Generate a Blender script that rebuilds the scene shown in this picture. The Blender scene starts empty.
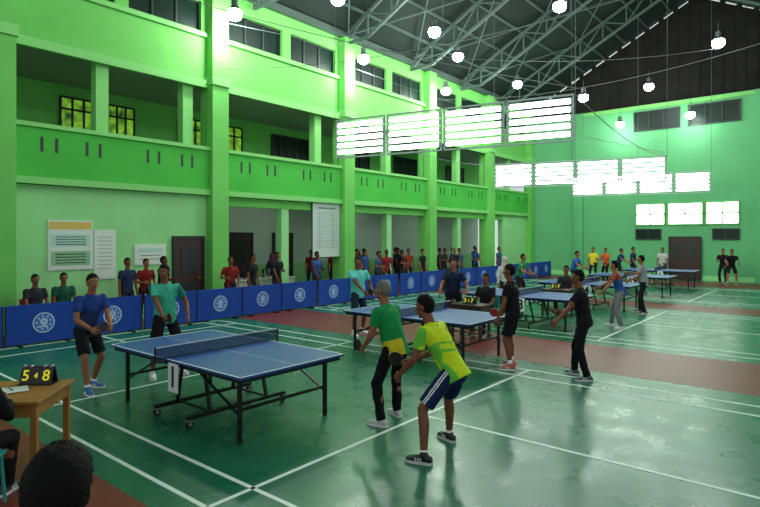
import bpy, math, random
from mathutils import Vector, Matrix, noise
random.seed(7)
S=bpy.context.scene
S.view_settings.view_transform='Standard'
V3=Vector
def hexc(h):
    h=h.lstrip('#'); o=[]
    for i in (0,2,4):
        c=int(h[i:i+2],16)/255
        o.append(c/12.92 if c<=.04045 else ((c+.055)/1.055)**2.4)
    return (*o,1)
MATS={}
def mat(name,col,rough=.6,metal=0,emit=0,bump=0,bscale=20,var=0,vscale=3,alpha=1,spec=.5,ecol=None):
    if name in MATS: return MATS[name]
    m=bpy.data.materials.new(name); m.use_nodes=True
    nt=m.node_tree; b=nt.nodes['Principled BSDF']
    c=hexc(col)
    b.inputs['Base Color'].default_value=c
    b.inputs['Roughness'].default_value=rough
    b.inputs['Metallic'].default_value=metal
    b.inputs['Specular IOR Level'].default_value=spec
    b.inputs['Alpha'].default_value=alpha
    if emit:
        b.inputs['Emission Color'].default_value=hexc(ecol or col); b.inputs['Emission Strength'].default_value=emit
    if var or bump:
        tc=nt.nodes.new('ShaderNodeTexCoord')
        n=nt.nodes.new('ShaderNodeTexNoise'); n.inputs['Scale'].default_value=vscale; n.inputs['Detail'].default_value=5
        nt.links.new(tc.outputs['Object'],n.inputs['Vector'])
        if var:
            r=nt.nodes.new('ShaderNodeValToRGB')
            r.color_ramp.elements[0].position=.3; r.color_ramp.elements[1].position=.7
            r.color_ramp.elements[0].color=(c[0]*(1-var),c[1]*(1-var),c[2]*(1-var),1)
            r.color_ramp.elements[1].color=(min(1,c[0]*(1+var)),min(1,c[1]*(1+var)),min(1,c[2]*(1+var)),1)
            nt.links.new(n.outputs['Fac'],r.inputs['Fac']); nt.links.new(r.outputs['Color'],b.inputs['Base Color'])
        if bump:
            n2=nt.nodes.new('ShaderNodeTexNoise'); n2.inputs['Scale'].default_value=bscale; n2.inputs['Detail'].default_value=4
            nt.links.new(tc.outputs['Object'],n2.inputs['Vector'])
            bp=nt.nodes.new('ShaderNodeBump'); bp.inputs['Strength'].default_value=bump; bp.inputs['Distance'].default_value=.02
            nt.links.new(n2.outputs['Fac'],bp.inputs['Height']); nt.links.new(bp.outputs['Normal'],b.inputs['Normal'])
    MATS[name]=m; return m

# ------------------------------------------------------------ mesh builder
class Bld:
    def __init__(s): s.V=[];s.F=[];s.M=[];s.mats=[];s.sm=[]
    def mi(s,m):
        if m not in s.mats: s.mats.append(m)
        return s.mats.index(m)
    def add(s,vs,fs,m,smooth=False):
        o=len(s.V); s.V+= [tuple(v) for v in vs]; i=s.mi(m)
        for f in fs: s.F.append([a+o for a in f]); s.M.append(i); s.sm.append(smooth)
    def box(s,c,d,m,rz=0,R=None):
        x,y,z=[a/2 for a in d]
        vs=[V3(p) for p in [(-x,-y,-z),(x,-y,-z),(x,y,-z),(-x,y,-z),(-x,-y,z),(x,-y,z),(x,y,z),(-x,y,z)]]
        R=R or Matrix.Rotation(rz,3,'Z'); C=V3(c)
        s.add([R@v+C for v in vs],[(0,3,2,1),(4,5,6,7),(0,1,5,4),(1,2,6,5),(2,3,7,6),(3,0,4,7)],m)
    def bb(s,x0,x1,y0,y1,z0,z1,m): s.box(((x0+x1)/2,(y0+y1)/2,(z0+z1)/2),(abs(x1-x0),abs(y1-y0),abs(z1-z0)),m)
    def cyl(s,p0,p1,r,m,n=10,r1=None,cap=True):
        p0=V3(p0);p1=V3(p1);r1=r if r1 is None else r1
        d=(p1-p0).normalized(); a=d.orthogonal().normalized(); b=d.cross(a)
        vs=[]
        for p,rr in ((p0,r),(p1,r1)):
            for i in range(n):
                t=2*math.pi*i/n; vs.append(p+a*math.cos(t)*rr+b*math.sin(t)*rr)
        s.add(vs,[(i,(i+1)%n,n+(i+1)%n,n+i) for i in range(n)],m,True)
        if cap:
            s.add(vs[:n],[tuple(reversed(range(n)))],m); s.add(vs[n:],[tuple(range(n))],m)
    def bar(s,p0,p1,w,h,m):
        p0=V3(p0);p1=V3(p1);d=p1-p0;L=d.length
        q=d.to_track_quat('X','Z').to_matrix()
        s.box((p0+p1)/2,(L,w,h),m,R=q)
    def ball(s,c,r,m,n=12,k=8):
        r=(r,r,r) if not hasattr(r,'__len__') else r
        vs=[];fs=[]
        for j in range(1,k):
            ph=math.pi*j/k
            for i in range(n):
                t=2*math.pi*i/n; vs.append((c[0]+r[0]*math.sin(ph)*math.cos(t),c[1]+r[1]*math.sin(ph)*math.sin(t),c[2]+r[2]*math.cos(ph)))
        for j in range(k-2):
            for i in range(n): fs.append((j*n+i,(j+1)*n+i,(j+1)*n+(i+1)%n,j*n+(i+1)%n))
        a=len(vs); vs.append((c[0],c[1],c[2]+r[2])); vs.append((c[0],c[1],c[2]-r[2]))
        for i in range(n): fs.append((a,i,(i+1)%n)); fs.append((a+1,(k-2)*n+(i+1)%n,(k-2)*n+i))
        s.add(vs,fs,m,True)
    def mesh(s,name):
        me=bpy.data.meshes.new(name); me.from_pydata(s.V,[],s.F)
        for m in s.mats: me.materials.append(m)
        me.polygons.foreach_set('material_index',s.M); me.polygons.foreach_set('use_smooth',s.sm); me.update(); return me
    def obj(s,name,loc=(0,0,0),rz=0,parent=None,bevel=0):
        o=bpy.data.objects.new(name,s.mesh(name)); S.collection.objects.link(o); o.location=loc; o.rotation_euler=(0,0,rz)
        if parent: o.parent=parent
        if bevel:
            b=o.modifiers.new('bevel','BEVEL'); b.width=bevel; b.segments=2; b.limit_method='ANGLE'
        return o
def inst(name,me,loc,rz=0):
    o=bpy.data.objects.new(name,me); S.collection.objects.link(o); o.location=loc; o.rotation_euler=(0,0,rz); return o
def text_mesh(b,txt,size,m,origin,xdir,zdir,ext=.002):
    cu=bpy.data.curves.new('t','FONT'); cu.body=txt; cu.size=size; cu.align_x='CENTER'; cu.align_y='CENTER'; cu.extrude=ext; cu.offset=size*.015
    o=bpy.data.objects.new('t',cu); S.collection.objects.link(o)
    me=bpy.data.meshes.new_from_object(o.evaluated_get(bpy.context.evaluated_depsgraph_get()))
    X=V3(xdir).normalized();Z=V3(zdir).normalized();N=X.cross(Z)
    b.add([V3(origin)+X*v.co.x+Z*v.co.y+N*v.co.z for v in me.vertices],[tuple(p.vertices) for p in me.polygons],m)
    bpy.data.objects.remove(o); bpy.data.curves.remove(cu); bpy.data.meshes.remove(me)

# ------------------------------------------------------------ people
class Part:
    def __init__(s): s.V=[];s.F=[]
    def loft(s,rings,n=14):
        o=len(s.V)
        for c,a,b in rings:
            for i in range(n):
                t=2*math.pi*i/n; s.V.append(c+a*math.cos(t)+b*math.sin(t))
        for j in range(len(rings)-1):
            for i in range(n): s.F.append((o+j*n+i,o+j*n+(i+1)%n,o+(j+1)*n+(i+1)%n,o+(j+1)*n+i))
        s.F.append(tuple(o+i for i in reversed(range(n)))); e=o+(len(rings)-1)*n; s.F.append(tuple(e+i for i in range(n)))
    def cap(s,p0,r0,p1,r1,n=12,flat1=False,ax=None,k=1):
        p0=V3(p0);p1=V3(p1);d=(p1-p0)
        if d.length<1e-5: d=V3((0,0,1e-4))
        d.normalize(); a=(ax-d*ax.dot(d)).normalized() if ax is not None else d.orthogonal().normalized(); b=d.cross(a)
        rg=[]
        for t in (85,60,30): 
            t=math.radians(t); rr=r0*math.cos(t); rg.append((p0-d*r0*math.sin(t),a*rr,b*rr*k))
        rg.append((p0,a*r0,b*r0*k)); rg.append((p1,a*r1,b*r1*k))
        if not flat1:
            for t in (30,60,85):
                t=math.radians(t); rr=r1*math.cos(t); rg.append((p1+d*r1*math.sin(t),a*rr,b*rr*k))
        s.loft(rg,n)
    def ell(s,c,ax,ay,az,n=16,k=10):
        rg=[]
        for j in range(k+1):
            ph=math.pi*(.02+.96*j/k); rg.append((c-az*math.cos(ph),ax*math.sin(ph),ay*math.sin(ph)))
        s.loft(rg,n)
def remesh(part,vox,it=4,f=.5):
    me=bpy.data.meshes.new('tmp'); me.from_pydata([tuple(v) for v in part.V],[],part.F); me.update()
    o=bpy.data.objects.new('tmp',me); S.collection.objects.link(o)
    m=o.modifiers.new('r','REMESH'); m.mode='VOXEL'; m.voxel_size=vox
    if it:
        q=o.modifiers.new('s','SMOOTH'); q.factor=f; q.iterations=it
    ev=o.evaluated_get(bpy.context.evaluated_depsgraph_get()); r=bpy.data.meshes.new_from_object(ev)
    V=[v.co.copy() for v in r.vertices]; F=[tuple(p.vertices) for p in r.polygons]
    bpy.data.objects.remove(o); bpy.data.meshes.remove(me); bpy.data.meshes.remove(r)
    return V,F
def ik(a,c,l1,l2,pole):
    d=c-a; L=d.length; mx=(l1+l2)*.995
    if L>mx: c=a+d*(mx/L); d=c-a; L=mx
    u=d.normalized(); x=(l1*l1-l2*l2+L*L)/(2*L); h=math.sqrt(max(0,l1*l1-x*x))
    p=(pole-u*pole.dot(u)).normalized()
    return a+u*x+p*h, c
SK,HA,SH,PA,BO,EY,LI,S2,WH,SO=range(10)
def human_mesh(name,H=1.68,lean=0.05,side=0,twist=0,feet=((.13,0),(-.13,0)),foot_yaw=(-.25,.25),hands=None,pel=None,
          head=(0,0),legs='shorts',vox=.012,curl=(.5,.5),shirt_fn=None,sleeve=.62,short_len=.85,hair='short',belly=0,socks=.06,hijab=False,pants_stripe=False):
    s=H/1.70
    fw=V3((0,1,0)); rt=V3((1,0,0)); up=V3((0,0,1))
    l1,l2=.425*s,.41*s
    fx=[V3((f[0],f[1],.085*s)) for f in feet]
    if pel is None: pel=(sum(f.x for f in fx)/2,sum(f.y for f in fx)/2-.35*lean,None)
    px,py,pz=pel
    if pz is None:
        pz=.92*s
    for i,f in enumerate(fx):
        hx=px+(.09*s if i==0 else -.09*s)
        dd=(hx-f.x)**2+(py-f.y)**2
        pz=min(pz,f.z+.02*s+math.sqrt(max(.01,(.825*s)**2-dd)))
    P=V3((px,py,pz))
    R=Matrix.Rotation(twist,3,'Z')
    u=(R@V3((math.sin(side),math.sin(lean)*math.cos(side),math.cos(lean)*math.cos(side)))).normalized()
    rs=R@rt; rs=(rs-u*rs.dot(u)).normalized(); fs=u.cross(rs)
    hips=[P+rt*.09*s-up*.02*s,P-rt*.09*s-up*.02*s]
    sho=[P+u*.455*s+rs*.178*s,P+u*.455*s-rs*.178*s]
    nb=P+u*.50*s
    if hands is None: hands=((.25,.06,.78),(-.25,.06,.78))
    hd=[V3((h[0],h[1],h[2]*1.0)) for h in hands]
    kn=[];an=[];el=[];wr=[]
    for i in range(2):
        fd=V3((math.sin(-foot_yaw[i]),math.cos(foot_yaw[i]),0))
        k,a=ik(hips[i],fx[i],l1,l2,(fd+V3(((.12 if i==0 else -.12),0,.15)))); kn.append(k);an.append(a)
        sg=1 if i==0 else -1
        e,w=ik(sho[i],hd[i],.29*s,.255*s,(-fs*.7-up*.6+rs*sg*.5)); el.append(e);wr.append(w)
    hy=Matrix.Rotation(head[0],3,'Z')
    hf=(hy@(fs*V3((1,1,0)) if abs(fs.z)<.95 else hy@fw)).normalized()
    hr=hf.cross(up).normalized()
    Rp=Matrix.Rotation(head[1],3,hr); hf2=Rp@hf; hu=Rp@up
    hc=nb+(u*.5+up*.5).normalized()*.085*s+hu*.11*s+hf2*.015*s
    k=s
    out=Bld()
    order=[SK,HA,SH,PA,BO,EY,LI,S2,WH,SO]
    for i in order: out.mats.append(i)
    # body
    B=Part()
    B.cap(P,.10*k,P+u*.2*k,.10*k); B.cap(P+u*.2*k,.10*k,P+u*.40*k,.10*k)
    B.cap(nb-u*.06*k,.062*k,hc-hu*.06*k,.053*k)
    for i in range(2):
        B.cap(P+u*.42*k,.06*k,sho[i],.05*k)
        B.cap(sho[i],.050*k,el[i],.036*k)
        m=el[i].lerp(wr[i],.3); B.cap(el[i],.035*k,m,.038*k); B.cap(m,.038*k,wr[i],.024*k)
        B.cap(hips[i],.080*k,kn[i],.050*k)
        m=kn[i].lerp(an[i],.33)-(fw*.012*k); B.cap(kn[i],.048*k,m,.053*k); B.cap(m,.053*k,an[i],.032*k)
    E=B.ell
    E(hc+hu*.015*k-hf2*.008*k,hr*.075*k,hf2*.092*k,hu*.1*k)
    E(hc-hu*.045*k+hf2*.018*k,hr*.058*k,hf2*.068*k,hu*.078*k)
    E(hc-hu*.1*k+hf2*.058*k,hr*.028*k,hf2*.024*k,hu*.022*k,10,6)
    B.cap(hc+hf2*.08*k,.009*k,hc+hf2*.104*k-hu*.03*k,.014*k,8)
    E(hc+hu*.024*k+hf2*.074*k,hr*.048*k,hf2*.016*k,hu*.012*k,10,6)
    for sg in (1,-1): E(hc+hr*sg*.076*k-hu*.012*k-hf2*.006*k,hr*.013*k,hf2*.02*k,hu*.032*k,10,6)
    v,f=remesh(B,vox*.8,3); out.add(v,f,SK,True)
    # face
    if vox<.016:
        for sg in (1,-1):
            q=Part(); q.ell(hc+hr*sg*.03*k+hf2*.076*k+hu*.003*k,hr*.014*k,hf2*.012*k,hu*.008*k,8,6); out.add(q.V,q.F,WH,True)
            q=Part(); q.ell(hc+hr*sg*.03*k+hf2*.084*k+hu*.003*k,hr*.007*k,hf2*.006*k,hu*.007*k,8,6); out.add(q.V,q.F,EY,True)
            q=Part(); q.ell(hc+hr*sg*.03*k+hf2*.084*k+hu*.024*k,hr*.02*k,hf2*.008*k,hu*.004*k,8,6); out.add(q.V,q.F,HA,True)
        q=Part(); q.ell(hc+hf2*.083*k-hu*.062*k,hr*.024*k,hf2*.009*k,hu*.009*k,10,6); out.add(q.V,q.F,LI,True)
    # hair
    if hijab:
        q=Part(); q.ell(hc-hf2*.02*k+hu*.012*k,hr*.098*k,hf2*.105*k,hu*.13*k); q.cap(hc-hu*.06*k-hf2*.02*k,.10*k,nb-u*.06*k,.15*k)
        out.add(q.V,q.F,HA,True)
    elif hair!='bald':
        n=36;kk=26
        c=hc+hu*.012*k-hf2*.010*k
        vs=[];fsx=[]
        big=hair=='big'
        for j in range(kk+1):
            ph=math.pi*(.01+.98*j/kk)
            for i in range(n):
                t=2*math.pi*i/n; d=V3((math.sin(ph)*math.cos(t),math.sin(ph)*math.sin(t),math.cos(ph)))
                # hairline height by direction: low at the nape, ear level at the sides, high on the forehead
                if d.y<-.15: lim=-.80
                elif d.y<.25: lim=-.80+(d.y+.15)/.40*.95
                else: lim=.15+min(.42,(d.y-.25)*.75)
                if hair=='thin': lim+=.12
                sc=1.0
                if d.z<lim: sc=max(.72,1-(lim-d.z)*2.2)
                nz=noise.noise(d*4+V3((H*7,0,0)))*.04+noise.noise(d*15)*.03+(noise.noise(d*38)*.035 if big else 0)
                th=.006 if not big else .016
                r=((.075+th)*(1+nz),(.093+th)*(1+nz),(.103+th*1.3)*(1+nz))
                vs.append(c+hr*d.x*r[0]*k*sc+hf2*d.y*r[1]*k*sc+hu*d.z*r[2]*k*sc)
        for j in range(kk):
            for i in range(n): fsx.append((j*n+i,(j+1)*n+i,(j+1)*n+(i+1)%n,j*n+(i+1)%n))
        out.add(vs,fsx,HA,True)
        if big:   # fuller nape hair
            q=Part(); q.ell(c-hu*.045*k-hf2*.035*k,hr*.074*k,hf2*.062*k,hu*.07*k,20,14); out.add(q.V,q.F,HA,True)
    # shirt
    T=Part()
    bl=belly
    def ring(t,w,d,fo=0): return (P+u*t*k+fs*fo*k,rs*w*k,fs*d*k)
    T.loft([ring(-.10,.165,.125+bl),ring(-.02,.165,.122+bl,bl*.3),ring(.10,.153,.115+bl,bl*.5),ring(.22,.160,.115+bl*.5),ring(.33,.177,.12),ring(.41,.175,.108),ring(.46,.14,.082),ring(.50,.078,.068),ring(.525,.060,.056)],18)
    for i in range(2):
        e=sho[i].lerp(el[i],sleeve)
        T.cap(P+u*.40*k,.075*k,sho[i]-u*.008*k,.060*k)
        T.cap(sho[i]-u*.008*k,.062*k,e,.062*k,flat1=True)
        if sleeve>.95: T.cap(el[i],.05*k,el[i].lerp(wr[i],.9),.038*k,flat1=True)
    v,f=remesh(T,vox,3)
    # gentle folds
    v=[p+ (p-P-u*(p-P).dot(u)).normalized()*(noise.noise(p*9+V3((H*31,0,0)))*.013+noise.noise(V3((p.x*22,p.y*22,p.z*9)))*.006)*k for p in v]
    if shirt_fn:
        a=[];b=[]
        for fc in f:
            c=sum((v[i] for i in fc),V3())/len(fc)-P
            (b if shirt_fn(c.dot(u)/k,c.dot(rs)/k,c.dot(fs)/k) else a).append(fc)
        out.add(v,a,SH,True); out.add(v,b,S2,True)
    else: out.add(v,f,SH,True)
    # bottoms
    Q=Part()
    Q.loft([(P+u*.06*k,rs*.15*k,fs*.112*k),(P,rt*.158*k,fw*.118*k),(P-up*.07*k,rt*.162*k,fw*.115*k),(P-up*.12*k,rt*.12*k,fw*.09*k)],16)
    for i in range(2):
        if legs=='shorts':
            e=hips[i].lerp(kn[i],short_len); Q.cap(hips[i],.088*k,e,.086*k,flat1=True)
        else:
            Q.cap(hips[i],.090*k,kn[i],.066*k); Q.cap(kn[i],.066*k,an[i]-up*.01*k,.055*k,flat1=True)
    v,f=remesh(Q,vox,2)
    v=[p+V3((noise.noise(p*10),noise.noise(p*10+V3((5,5,5))),0))*.012*k for p in v]
    if pants_stripe:
        a=[];b=[]
        for fc in f:
            c=sum((v[i] for i in fc),V3())/len(fc)
            hit=False
            for i in range(2):
                sg=1 if i==0 else -1
                d=(kn[i]-hips[i]).normalized(); q=c-hips[i]; q=q-d*q.dot(d)
                o2=rt*sg; o2=(o2-d*o2.dot(d)).normalized(); f2=d.cross(o2)
                if q.dot(o2)>.05*k and .006<abs(q.dot(f2))/k<.018 and (c-P).dot(rt)*sg>0: hit=True
            (b if hit else a).append(fc)
        out.add(v,a,PA,True); out.add(v,b,WH,True)
    else: out.add(v,f,PA,True)
    # shoes
    for i in range(2):
        a=an[i]; fd=V3((math.sin(-foot_yaw[i]),math.cos(foot_yaw[i]),0)); sd=fd.cross(up)
        g=V3((a.x,a.y,a.z-.085*s))
        q=Part()
        rg=[]
        for y,w,h in ((-.085,.012,.03),(-.078,.03,.06),(-.05,.037,.075),(0,.04,.088),(.05,.042,.07),(.10,.047,.055),(.145,.044,.045),(.17,.03,.036),(.183,.012,.024)):
            rg.append((g+fd*y*k+up*(h*.5+.012)*k,sd*w*k,up*h*.5*k))
        q.loft(rg,14); q.cap(a-up*.01*k,.042*k,a+up*.012*k,.04*k)
        v,f=remesh(q,.008,2); out.add(v,f,BO,True)
        pts=[(-.088,.015),(-.07,.034),(-.03,.038),(.03,.04),(.09,.049),(.14,.046),(.175,.03),(.187,.01)]
        ol=[g+fd*y*k+sd*w*k for y,w in pts]+[g+fd*y*k-sd*w*k for y,w in reversed(pts)]
        n=len(ol); vs=[p+up*.001 for p in ol]+[p+up*.024*k for p in ol]
        out.add(vs,[tuple(range(n)),tuple(range(2*n-1,n-1,-1))]+[(j,j+n,(j+1)%n+n,(j+1)%n) for j in range(n)],SO)
        for sg in (1,-1):   # side stripes on the shoe
            for y in (.02,.045,.07):
                c=g+fd*y*k+sd*sg*.043*k+up*.042*k; out.box(c,(.006*k,.012*k,.035*k),SO,R=Matrix((sd,fd,up)).transposed())
        if socks and legs=='shorts':
            q=Part(); q.cap(a,.036*k,a.lerp(kn[i],socks/.4),.042*k,flat1=True); out.add(q.V,q.F,WH,True)
    # hands
    info=[]
    for i in range(2):
        w=wr[i]; d=(w-el[i]).normalized(); sg=1 if i==0 else -1
        pn=(-rs*sg*.9-up*.35); pn=(pn-d*pn.dot(d)).normalized()   # palm faces the body
        sd=d.cross(pn)*(1 if i==0 else -1)
        if sd.dot(fs)+sd.dot(up)<0: sd=-sd      # thumb side
        q=Part()
        q.cap(w-d*.02*k,.025*k,w+d*.02*k,.024*k,10)
        q.loft([(w+d*.0*k,sd*.026*k,pn*.018*k),(w+d*.03*k,sd*.036*k,pn*.018*k),(w+d*.065*k,sd*.042*k,pn*.016*k),(w+d*.09*k,sd*.041*k,pn*.013*k)],12)
        cu=curl[i]
        for off,L in ((.032,.072),(.011,.08),(-.011,.074),(-.031,.058)):
            p=w+d*.082*k+sd*off*k; ang=cu*.5
            for fr,rr in ((.45,.0092),(.32,.0084),(.26,.0074)):
                dr=d*math.cos(ang)+pn*math.sin(ang); p2=p+dr*L*fr*k*1.05; q.cap(p,rr*k,p2,rr*.93*k,8); p=p2; ang+=cu*.9
        p=w+d*.028*k+sd*.028*k
        for fr,a2 in ((.036,.75),(.03,.45),(.024,.2)):
            dr=(d*math.cos(a2)+sd*math.sin(a2)+pn*(.25+cu*.5)).normalized(); p2=p+dr*fr*k; q.cap(p,.011*k,p2,.0095*k,8); p=p2
        if vox<.011:
            v,f=remesh(q,.0042,1); out.add(v,f,SK,True)
        else: out.add(q.V,q.F,SK,True)
        info.append((w+d*.075*k+pn*.022*k,d,sd,pn))
    me=bpy.data.meshes.new(name); me.from_pydata(out.V,[],out.F)
    me.polygons.foreach_set('material_index',out.M); me.polygons.foreach_set('use_smooth',out.sm)
    for i in range(10): me.materials.append(None)
    me.update()
    return me,info
def cm(c,rough=.85): return mat('cloth_'+c,'#'+c,rough,bump=.15,bscale=60,var=.12,vscale=8,spec=.2)
SKINM=[mat('skin_brown','#74452e',.5,var=.06,spec=.3),mat('skin_tan','#8c5a3d',.5,var=.06,spec=.3),mat('skin_dark','#5c3424',.5,var=.06,spec=.3)]
HB=mat('hair_black','#060505',.7,bump=.5,bscale=120,spec=.15); HG=mat('hair_grey','#6a6762',.7,bump=.4,bscale=90,var=.4,vscale=30,spec=.2)
EYM=mat('eye_dark','#120b08',.2); LIM=mat('lips','#6f3830',.5); WHM=mat('white_sock','#e0e0e0',.7)
def dress(me,skin=0,hair=None,shirt='222222',shirt2=None,pants='111111',shoe='151515',sole='d8d8d8',sock=None):
    L=[SKINM[skin],hair or HB,cm(shirt),cm(pants),mat('shoe_'+shoe,'#'+shoe,.45),EYM,LIM,cm(shirt2 or shirt),WHM,mat('sole_'+sole,'#'+sole,.6)]
    for i,m in enumerate(L): me.materials[i]=m
    return me
def person(name,loc,yaw,outfit,**kw):
    me,info=human_mesh(name,**kw); dress(me,**outfit)
    rz=math.radians(yaw); o=inst(name,me,(loc[0],loc[1],0),rz)
    M=Matrix.Translation((loc[0],loc[1],0))@Matrix.Rotation(rz,4,'Z'); R3=M.to_3x3()
    return o,[(M@a,R3@b,R3@c,R3@d) for a,b,c,d in info]
def paddle(h,red=True):
    p,d,sd,pn=h
    ax=(sd*.85+d*.5).normalized()   # blade direction, out past the thumb side
    nrm=(pn-ax*pn.dot(ax)).normalized(); wd=ax.cross(nrm)
    b=Bld(); wood=mat('paddle_wood','#b98a55',.5); r1=mat('paddle_red' ,'#a81c1c',.6); r2=mat('paddle_black','#151515',.6)
    def disc(c,t,m,r=.076):
        n=24; vs=[]
        for s in (-1,1):
            for i in range(n):
                a=2*math.pi*i/n; vs.append(c+ax*math.cos(a)*r*1.04+wd*math.sin(a)*r+nrm*s*t/2)
        b.add(vs,[tuple(reversed(range(n))),tuple(range(n,2*n))]+[(i,(i+1)%n,n+(i+1)%n,n+i) for i in range(n)],m)
    c=p+ax*.125
    disc(c,.007,wood); disc(c+nrm*.005,.003,r1 if red else r2,.074); disc(c-nrm*.005,.003,r2 if red else r1,.074)
    b.cyl(p-ax*.05,p+ax*.055,.014,wood,10,.011)
    b.obj('table_tennis_paddle')

# ---- hero players
p1,h1=person('table_tennis_player',(-3.12,4.78),90,dict(skin=0,shirt='bcd420',shirt2='5fb43a',pants='16234a',shoe='0e0e0e',sole='c8c8c8'),
    H=1.75,lean=.58,twist=.1,feet=((.37,.14),(-.31,0)),foot_yaw=(-.3,.25),pel=(.05,-.12,.86),hands=((.12,.46,.86),(-.22,.36,.80)),head=(.1,-.15),
    vox=.008,curl=(1.4,.9),shirt_fn=lambda t,x,y: (abs(x)>.14 and t<.30) or (y<0 and abs(t-.16-.3*abs(x))<.014) or (y<0 and abs(t-.24-.3*abs(x))<.010) or (abs(x)>.21 and t>.33),short_len=.88,socks=.04,pants_stripe=True)
paddle(h1[0],False)
p2,h2=person('table_tennis_player',(-4.14,5.24),82,dict(skin=1,hair=HG,shirt='118245',shirt2='c3b322',pants='0b0d12',shoe='b9b9b4',sole='e0e0e0'),
    H=1.69,lean=.30,twist=.15,feet=((.2,.1),(-.2,-.05)),foot_yaw=(-.2,.35),hands=((.12,.36,1.0),(-.20,.26,.88)),head=(.1,-.1),legs='long',hair='thin',
    vox=.008,curl=(.8,1.4),shirt_fn=lambda t,x,y: x<-.0 and t<.09 and y<.06,belly=.02)
paddle(h2[1],True)
p3,h3=person('table_tennis_player',(-8.38,3.52),-78,dict(skin=1,shirt='25345e',shirt2='1c3a7c',pants='0f1118',shoe='2a5d9c',sole='dddddd'),
    H=1.70,lean=.28,twist=-.1,feet=((.12,.24),(-.17,-.05)),foot_yaw=(-.3,.3),hands=((.16,.36,.93),(-.08,.46,.96)),head=(-.1,-.1),
    vox=.008,curl=(1.4,.9),shirt_fn=lambda t,x,y: t>.3,socks=.05)
paddle(h3[0])
p4,h4=person('table_tennis_player',(-8.28,4.72),-95,dict(skin=0,shirt='3fae90',shirt2='1c6d62',pants='121317',shoe='c8c8c8',sole='e8e8e8'),
    H=1.75,lean=.12,twist=-.45,feet=((.22,.0),(-.2,.05)),foot_yaw=(-.3,.3),hands=((.2,.34,.98),(-.22,.3,.95)),head=(-.35,-.12),
    vox=.009,curl=(1.4,.8),shirt_fn=lambda t,x,y: abs(x)>.19)
paddle(h4[0])
p5,h5=person('table_tennis_player',(-4.28,8.65),100,dict(skin=0,shirt='101114',pants='0f1014',shoe='b8503a',sole='e0e0e0'),
    H=1.72,lean=.08,feet=((.17,.02),(-.14,-.05)),foot_yaw=(-.3,.3),hands=((.32,.2,.92),(-.30,.12,.84)),head=(.2,-.05),vox=.010,curl=(1.3,.6),socks=.08)
paddle(h5[0])
p6,h6=person('table_tennis_player',(-3.10,8.75),105,dict(skin=0,shirt='121317',pants='0e0f14',shoe='4d5a56',sole='cfcfcf'),
    H=1.68,lean=.14,feet=((.2,.14),(-.16,-.08)),foot_yaw=(-.3,.3),hands=((.14,.34,1.0),(-.36,.34,.92)),head=(.2,-.05),legs='long',vox=.010,curl=(1.3,.6))
p7,h7=person('table_tennis_player',(-8.36,9.4),-95,dict(skin=0,shirt='5fc4ba',pants='1b2a3c',shoe='e0e0e0'),
    H=1.74,lean=.06,twist=-.4,feet=((.18,.05),(-.16,-.02)),hands=((.15,.36,1.0),(-.26,.22,.92)),head=(-.4,-.1),vox=.012)
paddle(h7[0])
p8,h8=person('table_tennis_player',(-6.85,11.0),-150,dict(skin=1,shirt='18213f',pants='111111',shoe='dddddd'),
    H=1.70,lean=.2,feet=((.2,.1),(-.2,-.05)),hands=((.3,.4,.95),(-.3,.35,1.0)),vox=.012,legs='long')
p9,h9=person('table_tennis_player',(-4.16,14.1),110,dict(skin=1,shirt='23508c',shirt2='8a3f34',pants='6d6f72',shoe='cccccc'),
    H=1.64,lean=.25,feet=((.22,.12),(-.2,-.08)),hands=((.3,.4,.95),(-.35,.35,.9)),vox=.013,legs='long',shirt_fn=lambda t,x,y:t>.33)
p10,h10=person('table_tennis_player',(-4.4,17.3),95,dict(skin=1,shirt='8a8d90',pants='15161a',shoe='222222'),
    H=1.66,lean=.12,feet=((.2,.1),(-.2,-.08)),hands=((.35,.4,1.1),(-.25,.3,.95)),vox=.014,legs='long')
# umpire beside the desk + bystander near camera
UX,UY,UA=-5.36,1.33,47
p11,_=person('umpire',(UX,UY),UA,dict(skin=0,shirt='0d0e11',pants='0d0e11',shoe='333333'),H=1.66,lean=.15,pel=(0,-.02,.55),
    feet=((.14,.36),(-.14,.36)),foot_yaw=(-.1,.1),hands=((.16,.34,.80),(-.18,.32,.80)),vox=.011,legs='long',sleeve=1)
p12,_=person('bystander',(-1.62,.61),38,dict(skin=0,shirt='31343a',pants='20242c',shoe='222222'),H=1.60,lean=.03,vox=.009,legs='long',hair='big')
# ---- crowd: a few base poses, dressed differently
base={}
base['st1']=human_mesh('standing_person_a',H=1.66,vox=.018,legs='long')[0]
base['st2']=human_mesh('standing_person_b',H=1.62,vox=.018,legs='long',twist=.2,hands=((.12,.26,1.05),(-.22,.14,.85)),lean=.08)[0]
base['st3']=human_mesh('standing_person_c',H=1.68,vox=.018,legs='shorts',hands=((.16,.2,.85),(-.1,.24,1.1)),lean=.05,feet=((.16,.08),(-.12,-.06)))[0]
base['play']=human_mesh('playing_person',H=1.66,vox=.018,legs='shorts',hands=((.3,.42,1.0),(-.2,.38,.95)),lean=.3,feet=((.22,.12),(-.2,-.08)))[0]
base['sit']=human_mesh('sitting_person',H=1.72,vox=.018,legs='long',pel=(0,0,.56),lean=.02,feet=((.14,.40),(-.14,.42)),hands=((.14,.32,.64),(-.14,.32,.64)),foot_yaw=(-.1,.1))[0]
base['hij']=human_mesh('hijab_person',H=1.56,vox=.018,legs='long',hijab=True,sleeve=1)[0]
def crowd(name,kind,x,y,yaw,z=0,hair=None,**outfit):
    me=base[kind].copy(); dress(me,hair=hair,**outfit); return inst(name,me,(x,y,z),math.radians(yaw))
chairm=mat('chair_plastic','#1f8f86',.4); chairr=mat('chair_plastic_red','#a22a2a',.4)
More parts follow.
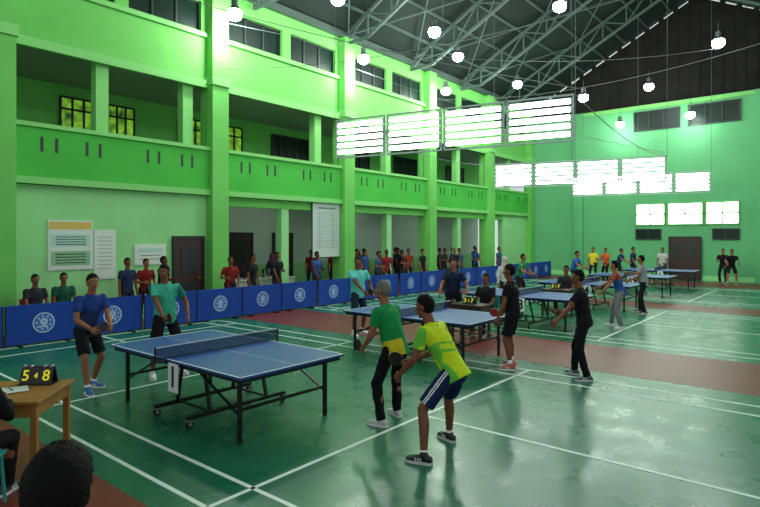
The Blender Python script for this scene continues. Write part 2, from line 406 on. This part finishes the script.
def chair(x,y,yaw,m=chairm,name='plastic_chair'):
    b=Bld()
    b.box((0,0,.42),(.44,.42,.03),m); b.box((0,-.23,.7),(.42,.03,.26),m)
    for sx in (-.19,.19):
        b.cyl((sx,.17,.42),(sx*1.1,.2,0),.014,m); b.cyl((sx,-.19,.42),(sx*1.1,-.24,0),.014,m); b.cyl((sx,-.19,.42),(sx,-.24,.83),.014,m)
    b.obj(name,(x,y,0),math.radians(yaw),bevel=.008)
    
for (x,y,yaw,c) in ((-13.75,4.72,-85,'23262c'),(-13.85,5.35,-100,'1b4f3a')):
    chair(x,y,yaw,chairr); crowd('spectator','sit',x,y,yaw,shirt=c,pants='20232b')
for (x,y,yaw,k,c) in ((-13.9,3.78,-70,'st1','121418'),(-13.6,6.72,-80,'st1','1d2c4c'),(-13.8,7.3,-100,'st2','7c2020'),(-13.5,7.62,-60,'st3','24262b'),(-13.4,9.6,-120,'st2','7c2020'),(-13.5,10.45,-70,'st1','101216'),
    (-16.6,11.2,-60,'st2','141416'),(-14.2,12.0,-90,'st3','15171c'),(-16.4,13.6,-90,'hij','2a2c33'),(-13.9,13.5,-90,'st3','2b4f82')):
    crowd('spectator',k,x,y,yaw,shirt=c,pants='1c1f27',skin=random.choice([0,1,2]),hair=mat('hijab_cloth','#5a2f55',.8) if k=='hij' else None)
cols=['1a1c22','7a2424','2a528c','a0a09c','1f5a3c','24262b','8a3a26','2a2c34','15171c','2f4c6a','1f3c70','101216']
# dense cluster along the middle of the gallery, thin beyond it
spots=[15.9+i*.30 for i in range(28)]+[24.6,25.4,26.2,27.4]
for i,y in enumerate(spots):
    x=-13.6-((i*7)%10)/10*3.0
    k=random.choice(['st1','st2','st3','st1','hij'])
    if min(abs(y-c) for c in (15.6,18.4,21.2,24,26.8))<.6 and x>-15.4: x=-15.8-random.random()
    crowd('spectator',k,x,y,random.uniform(-130,-50),shirt=random.choice(cols),pants='1c1f27',skin=random.choice([0,1,2]),hair=mat('hijab_cloth2','#4a2a3a',.8) if k=='hij' else None)
for (x,y,yaw,k,c,n) in ((-9.5,28.3,180,'st1','d8c22c','spectator'),(-9.0,28.6,150,'st2','d0532a','spectator'),(-8.4,28.9,-90,'play','24355f','table_tennis_player'),(-7.9,29.3,-100,'st3','1d2b55','spectator'),
    (-6.7,29.9,180,'st1','b6b6b6','spectator'),(-4.3,30.9,160,'st2','141518','spectator'),(-3.85,30.2,200,'play','121317','spectator'),(-8.3,17.6,-90,'play','2c7a4a','table_tennis_player'),
    (-8.6,13.6,-90,'play','20242c','table_tennis_player'),(-8.3,22.6,-90,'play','2b57a0','table_tennis_player'),
    (-7.9,15.6,-120,'hij','c8c6be','spectator')):
    crowd(n,k,x,y,yaw,shirt=c,pants='17191f',skin=1,hair=mat('hijab_white','#b8b4ac',.8) if k=='hij' else None)
for (x,y,c) in ((-6.2,11.35,'17181b'),(-6.1,15.9,'24262b')):
    chair(x,y,180); crowd('umpire','sit',x,y,180,shirt=c,pants='17191f')
chair(UX,UY,UA)

# ------------------------------------------------------------ materials for room
WG=mat('wall_paint_green','#6abb5a',.8,var=.10,vscale=.6,bump=.05,bscale=8,spec=.2)
WP=mat('wall_paint_pale','#90d28c',.8,var=.09,vscale=.7,spec=.2)
WB=mat('parapet_paint','#46ae42',.8,var=.10,vscale=.8,spec=.2)
WF=mat('far_wall_paint','#64ae78',.85,var=.09,vscale=.4,spec=.15)
WT=mat('trim_green','#7dc670',.75,spec=.2)
WW=mat('gallery_white','#c0d4c2',.7)
SOF=mat('soffit_grey','#869a82',.85)
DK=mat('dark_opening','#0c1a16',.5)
GLD=mat('dark_glass','#082019',.4,spec=.2)
FRM=mat('window_frame','#121e1a',.5)
DOOR=mat('door_brown','#361710',.5,var=.2,vscale=6)
XW=-14.6; YF=32.2; PIL=[-1.4,4.25,9.9,15.6,21.2,26.8]
# floor
fl=mat('court_floor_green','#1b6449',.22,var=.18,vscale=1.2,spec=.42)
nt=fl.node_tree; bs=nt.nodes['Principled BSDF']
n=nt.nodes.new('ShaderNodeTexNoise'); n.inputs['Scale'].default_value=2.5; n.inputs['Detail'].default_value=8
tc=nt.nodes.new('ShaderNodeTexCoord'); nt.links.new(tc.outputs['Object'],n.inputs['Vector'])
mr=nt.nodes.new('ShaderNodeMapRange'); mr.inputs['To Min'].default_value=.14; mr.inputs['To Max'].default_value=.46
nt.links.new(n.outputs['Fac'],mr.inputs['Value']); nt.links.new(mr.outputs['Result'],bs.inputs['Roughness'])
rd=mat('court_floor_red','#6b2b23',.40,var=.15,vscale=1.5,spec=.3); ln=mat('court_line_white','#d4e6dc',.5)
b=Bld(); b.bb(-19,5,-6,YF+.3,-.2,0,fl)
for y0,y1 in ((-6,2.33),(9.30,11.6),(18.7,20.3),(28.2,31)): b.bb(-14.55,5,y0,y1,-.05,.002,rd)
b.bb(-14.55,-12.95,2.33,31,-.05,.0016,rd)
def court(y0):
    y1=y0+6.1; xn=-5.95
    def lx(y,a=-6.7,c=6.7): b.bb(xn+a,xn+c,y-.022,y+.022,-.05,.004,ln)
    def ly(x,a=y0,c=y1): b.bb(x-.022,x+.022,a,c,-.05,.004,ln)
    lx(y0);lx(y1);lx(y0+.46);lx(y1-.46);lx((y0+y1)/2,1.98,6.7);lx((y0+y1)/2,-6.7,-1.98)
    for x in (-6.7,-5.94,-1.98,1.98,5.94,6.7): ly(xn+x)
for y in (2.62,12.1,21.3): court(y)
b.obj('floor')
# left wall
b=Bld()
T=.3
b.bb(XW-T,XW,-4,9.9,0,3.43,WP)
b.obj('wall_left_lower')
b=Bld()
b.bb(XW-T,XW,28.6,YF,0,3.43,WP)
b.obj('wall_left_corner')
b=Bld()
b.bb(XW-T,XW,9.9,28.6,3.15,3.43,WG); b.obj('trim_5')
b=Bld()
b.bb(XW-T,XW,-4,YF,6.76,8.3,WG)
b.bb(XW-T,XW,-4,YF,9.2,9.95,WG)
ys=[-4]+PIL+[YF]
for a,c in zip(ys[:-1],ys[1:]):
    m=(a+c)/2
    for q0,q1 in ((a,a+.5),(m-.18,m+.18),(c-.45,c)): b.bb(XW-T,XW,q0,q1,8.3,9.2,WG)
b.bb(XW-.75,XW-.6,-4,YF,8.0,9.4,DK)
b.obj('wall_left_upper')
k=0
for a,c in zip(ys[:-1],ys[1:]):
    m=(a+c)/2
    for q0,q1 in ((a+.5,m-.18),(m+.18,c-.45)):
        k+=1; w=Bld(); X=XW-.16
        w.bb(X-.02,X,q0,q1,8.3,9.2,GLD)
        for z in (8.32,9.18): w.bb(X-.03,X+.04,q0,q1,z-.03,z+.03,FRM)
        nn=3
        for i in range(nn+1):
            y=q0+(q1-q0)*i/nn; w.bb(X-.03,X+.04,y-.03,y+.03,8.3,9.2,FRM)
        w.obj('window_%d'%k)
# parapet / balcony
b=Bld()
b.bb(-18.0,XW-.02,-4,YF-.01,3.44,3.66,SOF); b.obj('balcony_slab')
b=Bld()
b.bb(XW+.0,XW+.16,-4,YF-.01,3.44,4.76,WB)
b.bb(XW-.04,XW+.22,-4,YF-.01,4.76,4.86,WT)
b.bb(XW+.16,XW+.20,-4,YF-.01,3.44,3.6,WT)
for a,c in zip(ys[:-1],ys[1:]):
    for f in (.18,.36,.64,.82):
        y=a+(c-a)*f
        for dy in (-.16,.16): b.bb(XW+.15,XW+.163,y+dy-.035,y+dy+.035,4.2,4.55,DK)
b.obj('balcony_parapet')
b=Bld(); b.bb(-18.0,XW-T,-4,YF,6.76,6.95,SOF); b.obj('ceiling_corridor')
b=Bld()
b.bb(-18.2,-18.0,-4,YF,3.44,6.95,WG); b.obj('wall_corridor_back')
b=Bld()
b.bb(-18.4,-18.2,9.9,YF,0,3.44,WW); b.bb(-18.4,-18.15,9.9,YF,0,1.1,WP); b.obj('wall_gallery_back')
b=Bld(); b.bb(-18.4,XW-T,9.75,9.9,0,3.44,WW); b.obj('wall_gallery_side')
# corridor windows
fol=mat('window_foliage_view','#a8c82a',.5,emit=.5,var=.5,vscale=3.5)
nt=fol.node_tree; r=[n for n in nt.nodes if n.type=='VALTORGB'][0]
r.color_ramp.elements[0].color=hexc('10420e'); r.color_ramp.elements[1].color=hexc('9ee23c'); nt.links.new(r.outputs['Color'],nt.nodes['Principled BSDF'].inputs['Emission Color'])
for a,c,m in ((6.85,7.85,fol),(8.25,9.1,fol),(10.7,11.7,fol),(12.3,13.4,fol),(14.9,16.1,GLD),(16.2,17.3,GLD),(19,21,GLD),(23,25,GLD),(28,30,GLD),(3.2,4.6,fol)):
    k+=1; w=Bld(); X=-17.98
    w.bb(X-.01,X+.02,a,c,5.35,6.4,m)
    for z in (5.35,6.05,6.4): w.bb(X,X+.06,a,c,z-.03,z+.03,FRM)
    for i in range(4): y=a+(c-a)*i/3; w.bb(X,X+.06,y-.03,y+.03,5.35,6.4,FRM)
    w.obj('window_%d'%k)
# pilasters
for y in PIL+[YF-.35]:
    b=Bld(); b.bb(XW+.001,XW+.32,y-.28,y+.28,0,9.7,WG); b.bb(XW+.001,XW+.36,y-.32,y+.32,0,.25,WT); b.bb(XW+.001,XW+.38,y-.32,y+.32,6.7,6.95,WT)
    b.obj('pilaster')
for y in PIL[2:]:
    b=Bld(); b.bb(XW-.32,XW-.01,y-.28,y+.28,0,3.15,WG); b.obj('gallery_column')
for y in PIL:
    b=Bld(); b.bb(XW-.32,XW-.05,y-.28,y+.28,3.66,6.76,WG); b.obj('corridor_column')
for y in (1.5,6.6,9.05,14.3,18.4,24,29.5):
    b=Bld(); b.bb(XW-.36,XW-.07,y-.16,y+.16,3.66,6.76,WT); b.obj('corridor_column')
for y in (12.7,18.4,24):
    b=Bld(); b.bb(XW-.32,XW-.02,y-.16,y+.16,0,3.15,WP); b.obj('gallery_column')
b=Bld()
b.bb(XW,XW+.12,-4,YF,6.62,6.84,WT); b.obj('trim_1')
b=Bld(); b.bb(XW,XW+.1,-4,YF,8.12,8.24,WT); b.obj('trim_2')
b=Bld(); b.bb(XW,XW+.2,-4,YF,9.72,9.95,mat('gutter_steel','#3d4f46',.5)); b.obj('trim_3')
# far wall
b=Bld()
b.bb(-15,4.5,YF,YF+.3,0,9.25,WF)
b.bb(-14.2,4.5,YF-.04,YF,0,.25,WP)
b.obj('wall_far')
gm=mat('gable_cladding','#1f1d1b',.85,var=.3,vscale=1.5,spec=.2)
b=Bld(); y=YF+.1
b.add([(-15,y,9.25),(4.5,y,9.25),(4.5,y,9.3),(-5.7,y,14.45),(-15,y,9.55)],[(0,1,2,3,4)],gm)
for i in range(40):
    x=-14.8+i*.49; top=14.38-abs(x+5.7)*.527
    b.bb(x-.02,x+.02,y-.03,y,9.25,max(9.3,top),gm)
for i in range(26):   # rafter ends break up the daylight gap
    x=-14.3+i*.7; zt=14.6-abs(x+5.7)*.5215
    b.bb(x-.12,x+.12,y-.05,y+.02,zt-.35,zt-.02,gm)
b.obj('wall_gable')
b=Bld()
for x in (-11.6,-2.9): b.bb(x-.25,x+.25,YF-.2,YF,0,9.25,WF)
b.bb(-14.2,4.5,YF-.12,YF,9.05,9.25,WT); b.obj('trim_4')
glow=mat('window_daylight','#f4fff6',.5,emit=4.5)
def fwin(x0,x1,z0,z1,m,nn=3,hz=None):
    global k
    k+=1; w=Bld(); Y=YF-.02
    w.bb(x0,x1,Y-.02,Y,z0,z1,m)
    for z in [z0,z1]+([hz] if hz else []): w.bb(x0-.04,x1+.04,Y-.07,Y,z-.03,z+.03,FRM if m is GLD else WT)
    for i in range(nn+1): x=x0+(x1-x0)*i/nn; w.bb(x-.03,x+.03,Y-.07,Y,z0,z1,FRM if m is GLD else WT)
    w.obj('window_%d'%k)
fwin(-8.6,-6.4,7.9,8.9,GLD,3); fwin(-5.98,-3.76,7.9,8.9,GLD,3)
fwin(-8.5,-7.1,2.85,3.95,glow,2,3.4); fwin(-6.95,-5.35,2.85,3.95,glow,2,3.4); fwin(-5.2,-3.8,2.85,3.95,glow,2,3.4)
fwin(-8.5,-7.3,2.1,2.6,GLD,2); fwin(-4.9,-3.8,2.1,2.6,GLD,2)
# doors
def door(loc,w,h,axis,nm):
    b=Bld(); 
    if axis=='x':
        b.box((0.03,0,h/2),(.06,w,h),DOOR); 
        for sy in (-w/2-.04,w/2+.04): b.box((.05,sy,h/2),(.1,.08,h+.0),FRM)
        b.box((.05,0,h+.04),(.1,w+.16,.08),FRM); b.box((.065,0,h*.7),(.02,w*.6,h*.35),FRM); b.box((.065,0,h*.27),(.02,w*.6,h*.32),FRM); b.ball((.09,w*.38,1.0),.035,mat('brass','#b79a50',.3,1))
    else:
        b.box((0,-.03,h/2),(w,.06,h),DOOR)
        for sx in (-w/2-.04,w/2+.04): b.box((sx,-.05,h/2),(.08,.1,h+.0),FRM)
        b.box((0,-.05,h+.04),(w+.16,.1,.08),FRM); b.box((0,-.066,h/2),(.03,.02,h),FRM)
        for sx in (-w/4,w/4): b.box((sx,-.066,h*.7),(w*.3,.02,h*.35),FRM)
    b.obj(nm,loc)
door((XW+.002,9.0,0),.85,2.15,'x','door_1'); door((-18.145,13.5,0),.9,2.3,'x','door_2'); door((-18.145,15.6,0),.9,2.3,'x','door_3'); door((-6.15,YF-.045,0),1.35,2.15,'y','door_4'); door((-18.145,19.5,0),.9,2.2,'x','door_5')
# posters / boards on left wall
def board(name,y,z,w,h,paper,rows,X=XW+.002,frame=FRM):
    b=Bld(); b.bb(X,X+.03,y-w/2-.03,y+w/2+.03,z-h/2-.03,z+h/2+.03,frame); b.bb(X+.03,X+.035,y-w/2,y+w/2,z-h/2,z+h/2,paper)
    for (dy,dz,ww,hh,m) in rows: b.bb(X+.035,X+.04,y+dy-ww/2,y+dy+ww/2,z+dz-hh/2,z+dz+hh/2,m)
    return b.obj(name)
yl=mat('poster_yellow','#c9b052',.6); wt=mat('paper_white','#c9d6c9',.6); inkm=mat('ink_grey','#7a8580',.7); grn=mat('poster_green','#7fae84',.6); cy=mat('poster_cyan','#a3ccbe',.6)
board('wall_poster',5.80,2.0,.98,1.15,wt,[(0,.48,.98,.18,yl),(0,.12,.9,.3,cy),(0,-.32,.9,.35,grn)]+[(0,.2-i*.06,.7,.02,inkm) for i in range(4)]+[(0,-.22-i*.07,.7,.02,wt) for i in range(4)],frame=wt)
board('notice_sheet',6.62,1.75,.5,1.2,wt,[(0,.45-i*.1,.36,.012,inkm) for i in range(9)],frame=wt)
board('notice_banner',7.85,1.72,.85,.5,wt,[(0,.12,.7,.1,cy),(0,-.02,.6,.02,inkm),(0,-.12,.6,.02,inkm)],frame=wt)
board('scoring_board',14.6,2.45,1.4,1.95,mat('board_face','#b9cbc0',.5),[(0,.80,.9,.06,inkm)]+[(0,.64-i*.085,1.1,.012,inkm) for i in range(16)]+[(-.35,-.02,.01,1.3,inkm),(.3,-.02,.01,1.3,inkm)],X=XW+.05)
# roof
rf=mat('roof_sheet','#212b28',.75,spec=.15)
nt=rf.node_tree; wv=nt.nodes.new('ShaderNodeTexWave'); wv.bands_direction='Y'; wv.inputs['Scale'].default_value=1.6
tc=nt.nodes.new('ShaderNodeTexCoord'); nt.links.new(tc.outputs['Object'],wv.inputs['Vector']); bp=nt.nodes.new('ShaderNodeBump'); bp.inputs['Strength'].default_value=.6
nt.links.new(wv.outputs['Fac'],bp.inputs['Height']); nt.links.new(bp.outputs['Normal'],nt.nodes['Principled BSDF'].inputs['Normal'])
b=Bld(); RX=-5.7; RZ=14.6; EZ=9.75; sl=(RZ-EZ)/9.3
def rz_(x): return RZ-abs(x-RX)*sl
for sx in (-1,1):
    xe=RX+sx*9.4
    b.add([(RX,-4,RZ),(RX,YF+.3,RZ),(xe,YF+.3,rz_(xe)),(xe,-4,rz_(xe)),(RX,-4,RZ+.06),(RX,YF+.3,RZ+.06),(xe,YF+.3,rz_(xe)+.06),(xe,-4,rz_(xe)+.06)],[(0,1,2,3),(4,7,6,5),(0,3,7,4),(1,5,6,2),(2,6,7,3)],rf)
b.obj('ceiling')
st=mat('truss_steel','#485a56',.6,.1)
for y in (-1.4,2.85,7.05,11.3,15.6,19.8,24.0,28.2):
    b=Bld()
    for sx in (-1,1):
        prev=None
        for i in range(9):
            x=RX+sx*8.8*i/8; t=V3((x,y,rz_(x)-.16)); q=V3((x,y,rz_(x)-1.05 if i<8 else rz_(x)-.5))
            b.bar(t,q,.06,.06,st)
            if prev:
                b.bar(prev[0],t,.1,.1,st); b.bar(prev[1],q,.1,.1,st); b.bar(prev[1] if i%2 else prev[0],t if i%2 else q,.05,.05,st)
            prev=(t,q)
    b.obj('roof_truss')
b=Bld()
for sx in (-1,1):
    for i in range(1,9):
        x=RX+sx*1.12*i; b.bar((x,-4,rz_(x)-.07),(x,YF,rz_(x)-.07),.06,.1,st)
for i in range(0,7):
    y0=(-1.4,2.85,7.05,11.3,15.6,19.8,24.0)[i]; y1=y0+4.25
    for sx in (-1,1):
        for xa,xb in ((1,4.6),(4.6,8.6)):
            b.bar((RX+sx*xa,y0,rz_(RX+xa)-.3),(RX+sx*xb,y1,rz_(RX+xb)-.3),.04,.04,st); b.bar((RX+sx*xb,y0,rz_(RX+xb)-.3),(RX+sx*xa,y1,rz_(RX+xa)-.3),.04,.04,st)
b.obj('roof_purlins')
# lamps
lampE=mat('lamp_glow','#f2fff4',.5,emit=45); lampH=mat('lamp_housing','#4c5754',.5,.3)
b=Bld()
n=20
b.cyl((0,0,.34),(0,0,.14),.1,lampH,n); b.cyl((0,0,.16),(0,0,.02),.1,lampH,n,.22,cap=False); b.ball((0,0,-.08),(.22,.22,.19),lampE,20,12)
b.cyl((0,0,.3),(0,0,.7),.012,lampH,6)
lm=b.mesh('high_bay_lamp')
LAMPS=[(-13.6,9.9,8.75,1),(-13.6,15.6,8.85,1),(-13.6,21.2,8.8,1),(-11.2,16.7,9.6,1),(-7.35,18.55,10.1,1),(-11.8,24.6,9.5,1),(-3.5,24.1,9.5,1),(-7.1,29,9.5,.6),(-9.1,31.3,8.3,.2),(-5.75,31.3,8.35,.2),(-11.95,12.5,9.6,1),(-6,10.5,10,1.1),(-2,6,9.8,1.0),(-9,4,9.8,1.0),(-2,14,9.8,1.1),(-12.0,19.6,9.6,1),(-9.0,25.5,8.6,.6),(-3.2,19.5,10.2,1)]
for *l,e in LAMPS:
    o=inst('high_bay_lamp',lm,l)
    L=bpy.data.lights.new('lamp_light','POINT'); L.energy=280*e; L.color=(.94,1,.96); L.shadow_soft_size=.2
    q=bpy.data.objects.new('lamp_light',L); q.location=(0,0,-.5); q.parent=o; S.collection.objects.link(q)
# gallery lamps
tube=mat('tube_glow','#f4fff4',.5,emit=9); tg=mat('tube_glow_gallery','#f4fff4',.5,emit=18)
for (x,y,z) in ((-16.4,11.6,3.38),(-16.4,14.5,3.38),(-16.4,20,3.38),(-16.4,25,3.38)):
    b=Bld(); b.box((0,0,.03),(.16,1.25,.05),lampH); b.cyl((0,-.6,-.02),(0,.6,-.02),.03,tg,8); b.obj('ceiling_tube_lamp',(x,y,z))
# hanging tube banks
def bank(p0,p1,z0=3.87,z1=4.56):
    p0=V3((*p0,0));p1=V3((*p1,0)); d=(p1-p0)/4; u=d.normalized()
    b=Bld(); fr=mat('bank_frame','#a8b8b0',.4,.3)
    for i in range(4):
        a=p0+d*i+u*.03; c=p0+d*(i+1)-u*.03
        for z in (z0-.04,z1+.04): b.bar(a+V3((0,0,z)),c+V3((0,0,z)),.03,.03,fr)
        for q in (a,c): b.cyl(q+V3((0,0,z0-.05)),q+V3((0,0,z1+.05)),.015,fr,6)
        for j in range(5):
            z=z0+(z1-z0)*(j+.5)/5
            b.cyl(a+u*.05+V3((0,0,z)),c-u*.05+V3((0,0,z)),.042,tube,10)
            b.bar(a+V3((0,0,z+.052)),c+V3((0,0,z+.052)),.05,.012,fr)
            for q,s in ((a,1),(c,-1)): b.box(q+u*.03*s+V3((0,0,z)),(.05,.06,.08),fr,math.atan2(u.y,u.x))
    for q in (p0,p0+d*2,p1):
        b.cyl(q+V3((0,0,z1)),q+V3((0,0,rz_(q.x)-1)),.006,lampH,5)
    b.obj('tube_light_bank')
bank((-8.08,8.37),(-3.44,9.36)); bank((-8.88,16.78),(-3.93,18.12)); bank((-8.3,22.2),(-3.6,23.3))
# cables
cab=mat('cable_grey','#6a7872',.5)
def cable(p0,p1,sag):
    cu=bpy.data.curves.new('hanging_cable','CURVE'); cu.dimensions='3D'; cu.bevel_depth=.008; sp=cu.splines.new('POLY'); sp.points.add(20)
    for i in range(21):
        t=i/20; p=V3(p0).lerp(V3(p1),t); p.z-=sag*4*t*(1-t); sp.points[i].co=(*p,1)
    cu.materials.append(cab); o=bpy.data.objects.new('hanging_cable',cu); S.collection.objects.link(o)
cable((-14.2,9.9,8.6),(-3.5,24,9.2),.8); cable((-14.2,4.3,8.8),(-3.4,9.4,4.7),.3); cable((-14.2,15.6,8.6),(-4,18.1,4.7),.3); cable((-14.2,9.9,7.2),(3,14,8.8),1.0); cable((-14.2,21,8.4),(3,20,9),1.0); cable((-8.1,8.4,4.6),(-8.9,16.8,4.6),.25)
cable((-3.44,9.36,4.6),(-3.93,18.1,4.6),.25)

# ------------------------------------------------------------ tables
tb=mat('table_top_blue','#1f4a8c',.42,var=.05,spec=.38); tl=mat('table_line_white','#d6dce0',.4); steel=mat('table_frame_dark','#12171b',.4,.4); rub=mat('caster_rubber','#0c0c0c',.7); castg=mat('caster_grey','#8f9494',.4)
netm=mat('net_mesh','#1b3058',.8,alpha=.55); tapem=mat('net_tape','#b6bac0',.6)
def table(num,loc):
    b=Bld(); L,W,Hh=2.84,1.55,.76
    for sx in (-1,1):
        b.box((sx*(L/4+.004),0,Hh-.0125),(L/2-.008,W,.025),tb)
        b.box((sx*(L/2-.01),0,Hh+.0006),(.02,W,.002),tl)
        for sy in (-1,1): b.box((sx*L/4,sy*(W/2-.01),Hh+.0006),(L/2-.01,.02,.002),tl)
        b.box((sx*L/4,0,Hh+.0006),(L/2-.01,.004,.002),tl)
        for sy in (-1,1): b.box((sx*L/4,sy*(W/2-.05),Hh-.05),(L/2-.08,.02,.05),steel)
        for x in (.06,L/2-.05): b.box((sx*x,0,Hh-.05),(.02,W-.1,.05),steel)
        for sy in (-1,1):
            x=sx*(L/2-.2); y=sy*(W/2-.14)
            b.bar((x,y,Hh-.05),(x,y,.03),.04,.04,steel); b.cyl((x,y,.03),(x,y,0),.028,rub,10)
            b.bar((x,y,.30),(sx*.42,y,Hh-.08),.022,.022,steel)
        b.box((sx*(L/2-.2),0,.36),(.03,W-.28,.03),steel)
        x=sx*.36
        b.box((x,0,.115),(.05,W-.1,.04),steel)
        for sy in (-1,1):
            b.bar((x,sy*.42,.12),(sx*.22,sy*.42,Hh-.06),.035,.035,steel)
            yy=sy*(W/2-.08)
            b.cyl((x,yy,.12),(x,yy,.08),.018,castg,8); b.cyl((x-.015,yy,.045),(x+.015,yy,.045),.045,rub,16); b.cyl((x-.02,yy,.045),(x+.02,yy,.045),.02,castg,10); b.box((x,yy,.085),(.05,.05,.014),castg)
        b.bar((sx*.22,-.42,Hh-.2),(sx*.22,.42,Hh-.2),.025,.025,steel)
    b.bar((-.36,-.42,.13),(.36,-.42,.13),.025,.025,steel); b.bar((-.36,.42,.13),(.36,.42,.13),.025,.025,steel)
    for sy in (-1,1):
        y=sy*(W/2+.14); b.cyl((0,y,Hh-.02),(0,y,Hh+.16),.011,steel,8); b.bar((0,y,Hh-.02),(0,sy*(W/2-.05),Hh-.035),.03,.02,steel)
        b.box((0,sy*(W/2-.02),Hh-.03),(.06,.06,.03),steel)
    b.box((0,0,Hh+.075),(.003,W+.27,.13),netm); b.box((0,0,Hh+.148),(.012,W+.28,.012),tapem)
    b.box((0,0,Hh+.008),(.008,W+.27,.008),steel)
    if num:
        y=-W/2-.02
        b.box((.18,y,.57),(.21,.008,.33),tl); text_mesh(b,num,.34,rub,(.18,y-.006,.57),(1,0,0),(0,0,1),.003)
    b.obj('table_tennis_table',loc)
for i,(nn,x,y) in enumerate((('1',-6.14,4.28),('2',-6.12,8.8),('3',-6.12,13.35),('4',-6.12,17.9),('5',-6.12,22.45),('6',-6.12,26.9))): table(nn if nn!='2' else None,(x,y,0))
# barriers
bp_=mat('barrier_fabric_blue','#154096',.75,var=.1,vscale=5,bump=.1,bscale=6,spec=.25); wl=mat('barrier_logo_white','#a8bcd6',.6); bl2=mat('barrier_logo_blue','#2c68b8',.6)
b=Bld(); W=1.38;Hh=.82
b.box((0,0,Hh/2+.02),(.02,W,Hh-.04),bp_)
for sy in (-1,1): b.cyl((0,sy*W/2,.02),(0,sy*W/2,Hh),.014,steel,8)
b.cyl((0,-W/2,Hh),(0,W/2,Hh),.014,bp_,8); b.cyl((0,-W/2,.04),(0,W/2,.04),.012,steel,8)
for sy in (-.45,.45): b.box((0,sy,.015),(.32,.04,.03),steel)
for sx in (-1,1):
    X=sx*.012
    def ringm(r0,r1,m,off,n=28,zy=(0,.44)):
        vs=[];
        for r in (r0,r1):
            for i in range(n): a=2*math.pi*i/n; vs.append((X+sx*off,zy[0]+r*math.cos(a),zy[1]+r*math.sin(a)))
        b.add(vs,[(i,(i+1)%n,n+(i+1)%n,n+i) for i in range(n)],m)
    ringm(.21,.18,wl,.002); ringm(.165,.0,bl2,.002); 
    for j in range(9):
        a=j*2*math.pi/9+.3; ringm(.022,.0,wl,.004,8,(.135*math.cos(a),.44+.135*math.sin(a)))
    ringm(.075,.03,wl,.004,12,(0,.46)); b.box((X+sx*.004,0,.36),(.003,.16,.03),wl); b.box((X+sx*.004,0,.42),(.003,.03,.10),wl)
bm_=b.mesh('court_barrier')
y=2.4-1.42*2
while y<30.5:
    if not (7.0<y<7.9): inst('court_barrier',bm_,(-12.7+random.uniform(-.04,.04),y+.7,0),random.uniform(-.03,.03))
    y+=1.42
# desk
wd=mat('desk_wood','#8f652e',.5,var=.15,vscale=5,spec=.3); wd2=mat('desk_wood_dark','#6d4a2a',.5,var=.15,vscale=5)
def desk(loc,rz,W=.81,D=1.1,H=.75,m1=wd,m2=wd2,name='wooden_desk'):
    b=Bld(); b.box((0,0,H-.015),(W,D,.03),m1); b.box((W/2-.05,0,H-.09),(.02,D-.1,.12),m1)
    b.box((-W/2+.05,0,H-.09),(.02,D-.1,.12),m1)
    for sy in (-1,1): b.box((0,sy*(D/2-.05),H-.09),(W-.1,.02,.12),m1)
    for sx in (-1,1):
        for sy in (-1,1): b.box((sx*(W/2-.06),sy*(D/2-.06),(H-.03)/2),(.055,.055,H-.03),m1)
    for sy in (-1,1): b.box((0,sy*(D/2-.06),.16),(W-.12,.03,.04),m2)
    return b.obj(name,loc,rz,bevel=.005)
ra=math.radians(-42.5)
desk((-6.12,1.77,0),ra)
def scoreboard(loc,rz,a,c,s=1):
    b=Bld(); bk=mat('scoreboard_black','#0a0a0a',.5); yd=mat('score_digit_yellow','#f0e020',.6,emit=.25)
    R1=Matrix.Rotation(math.radians(-18),3,'X'); R2=Matrix.Rotation(math.radians(18),3,'X')
    b.box((0,-.045,.1),(.36,.01,.21),bk,R=R1); b.box((0,.045,.1),(.36,.01,.21),bk,R=R2); b.box((0,0,.006),(.38,.2,.012),bk)
    for x,t,sz in ((-.115,a,.17),(.115,c,.17),(0,'4',.09)): 
        text_mesh(b,t,sz,yd,(x,-.058,.1),(1,0,0),R1@V3((0,0,1)))
        if sz>.1:
            for dx in (-.04,.04): b.cyl((x+dx,-.02,.2),(x+dx,.02,.2),.014,castg,8)
    o=b.obj('flip_scoreboard',loc,rz); o.scale=(s,s,s)
scoreboard((-6.13,2.14,.752),math.radians(42),'5','8',.85)
b=Bld(); b.box((0,0,.004),(.22,.3,.006),wt); b.box((.03,.02,.009),(.21,.29,.004),wt,.2); b.cyl((-.05,0,.018),(.07,.05,.018),.004,rub,6); b.obj('score_sheets',(-6.05,1.85,.752),ra+.3)
for (x,y) in ((-6.2,10.65),(-6.1,15.2)):
    desk((x,y,0),0,W=.8,D=.5,m1=mat('desk_dark','#3a2a1c',.5)); scoreboard((x,y-.05,.752),0,'3','7',.75)
# gallery table with cloth and things
b=Bld(); cl=mat('tablecloth_white','#a9b5a5',.7); b.box((0,0,.38),(.9,2.6,.75),cl)
b.box((0,0,.765),(1.0,2.7,.03),cl)
for i in range(14):
    x=random.uniform(-.35,.35); yy=-1.2+i*.18; m=random.choice([yl,inkm,DOOR,steel]); 
    b.cyl((x,yy,.78),(x,yy,.86),.05,m,10,.03); b.cyl((x,yy,.86),(x,yy,.92),.02,m,8); b.cyl((x,yy,.92),(x,yy,1.08),.02,m,10,.06)
b.obj('trophy_table',(-15.6,12.3,0))

# ------------------------------------------------------------ world and camera
w=bpy.data.worlds.new('world'); S.world=w; w.use_nodes=True
bg=w.node_tree.nodes['Background']; bg.inputs['Color'].default_value=(.86,1,.96,1); bg.inputs['Strength'].default_value=.70
cam=bpy.data.cameras.new('camera'); co=bpy.data.objects.new('camera',cam); S.collection.objects.link(co); S.camera=co
co.location=(0,0,2.2); co.rotation_euler=(math.radians(90),0,math.radians(39.4))
cam.sensor_width=36; cam.lens=560/760*36; cam.shift_y=-16.5/760; cam.clip_end=200
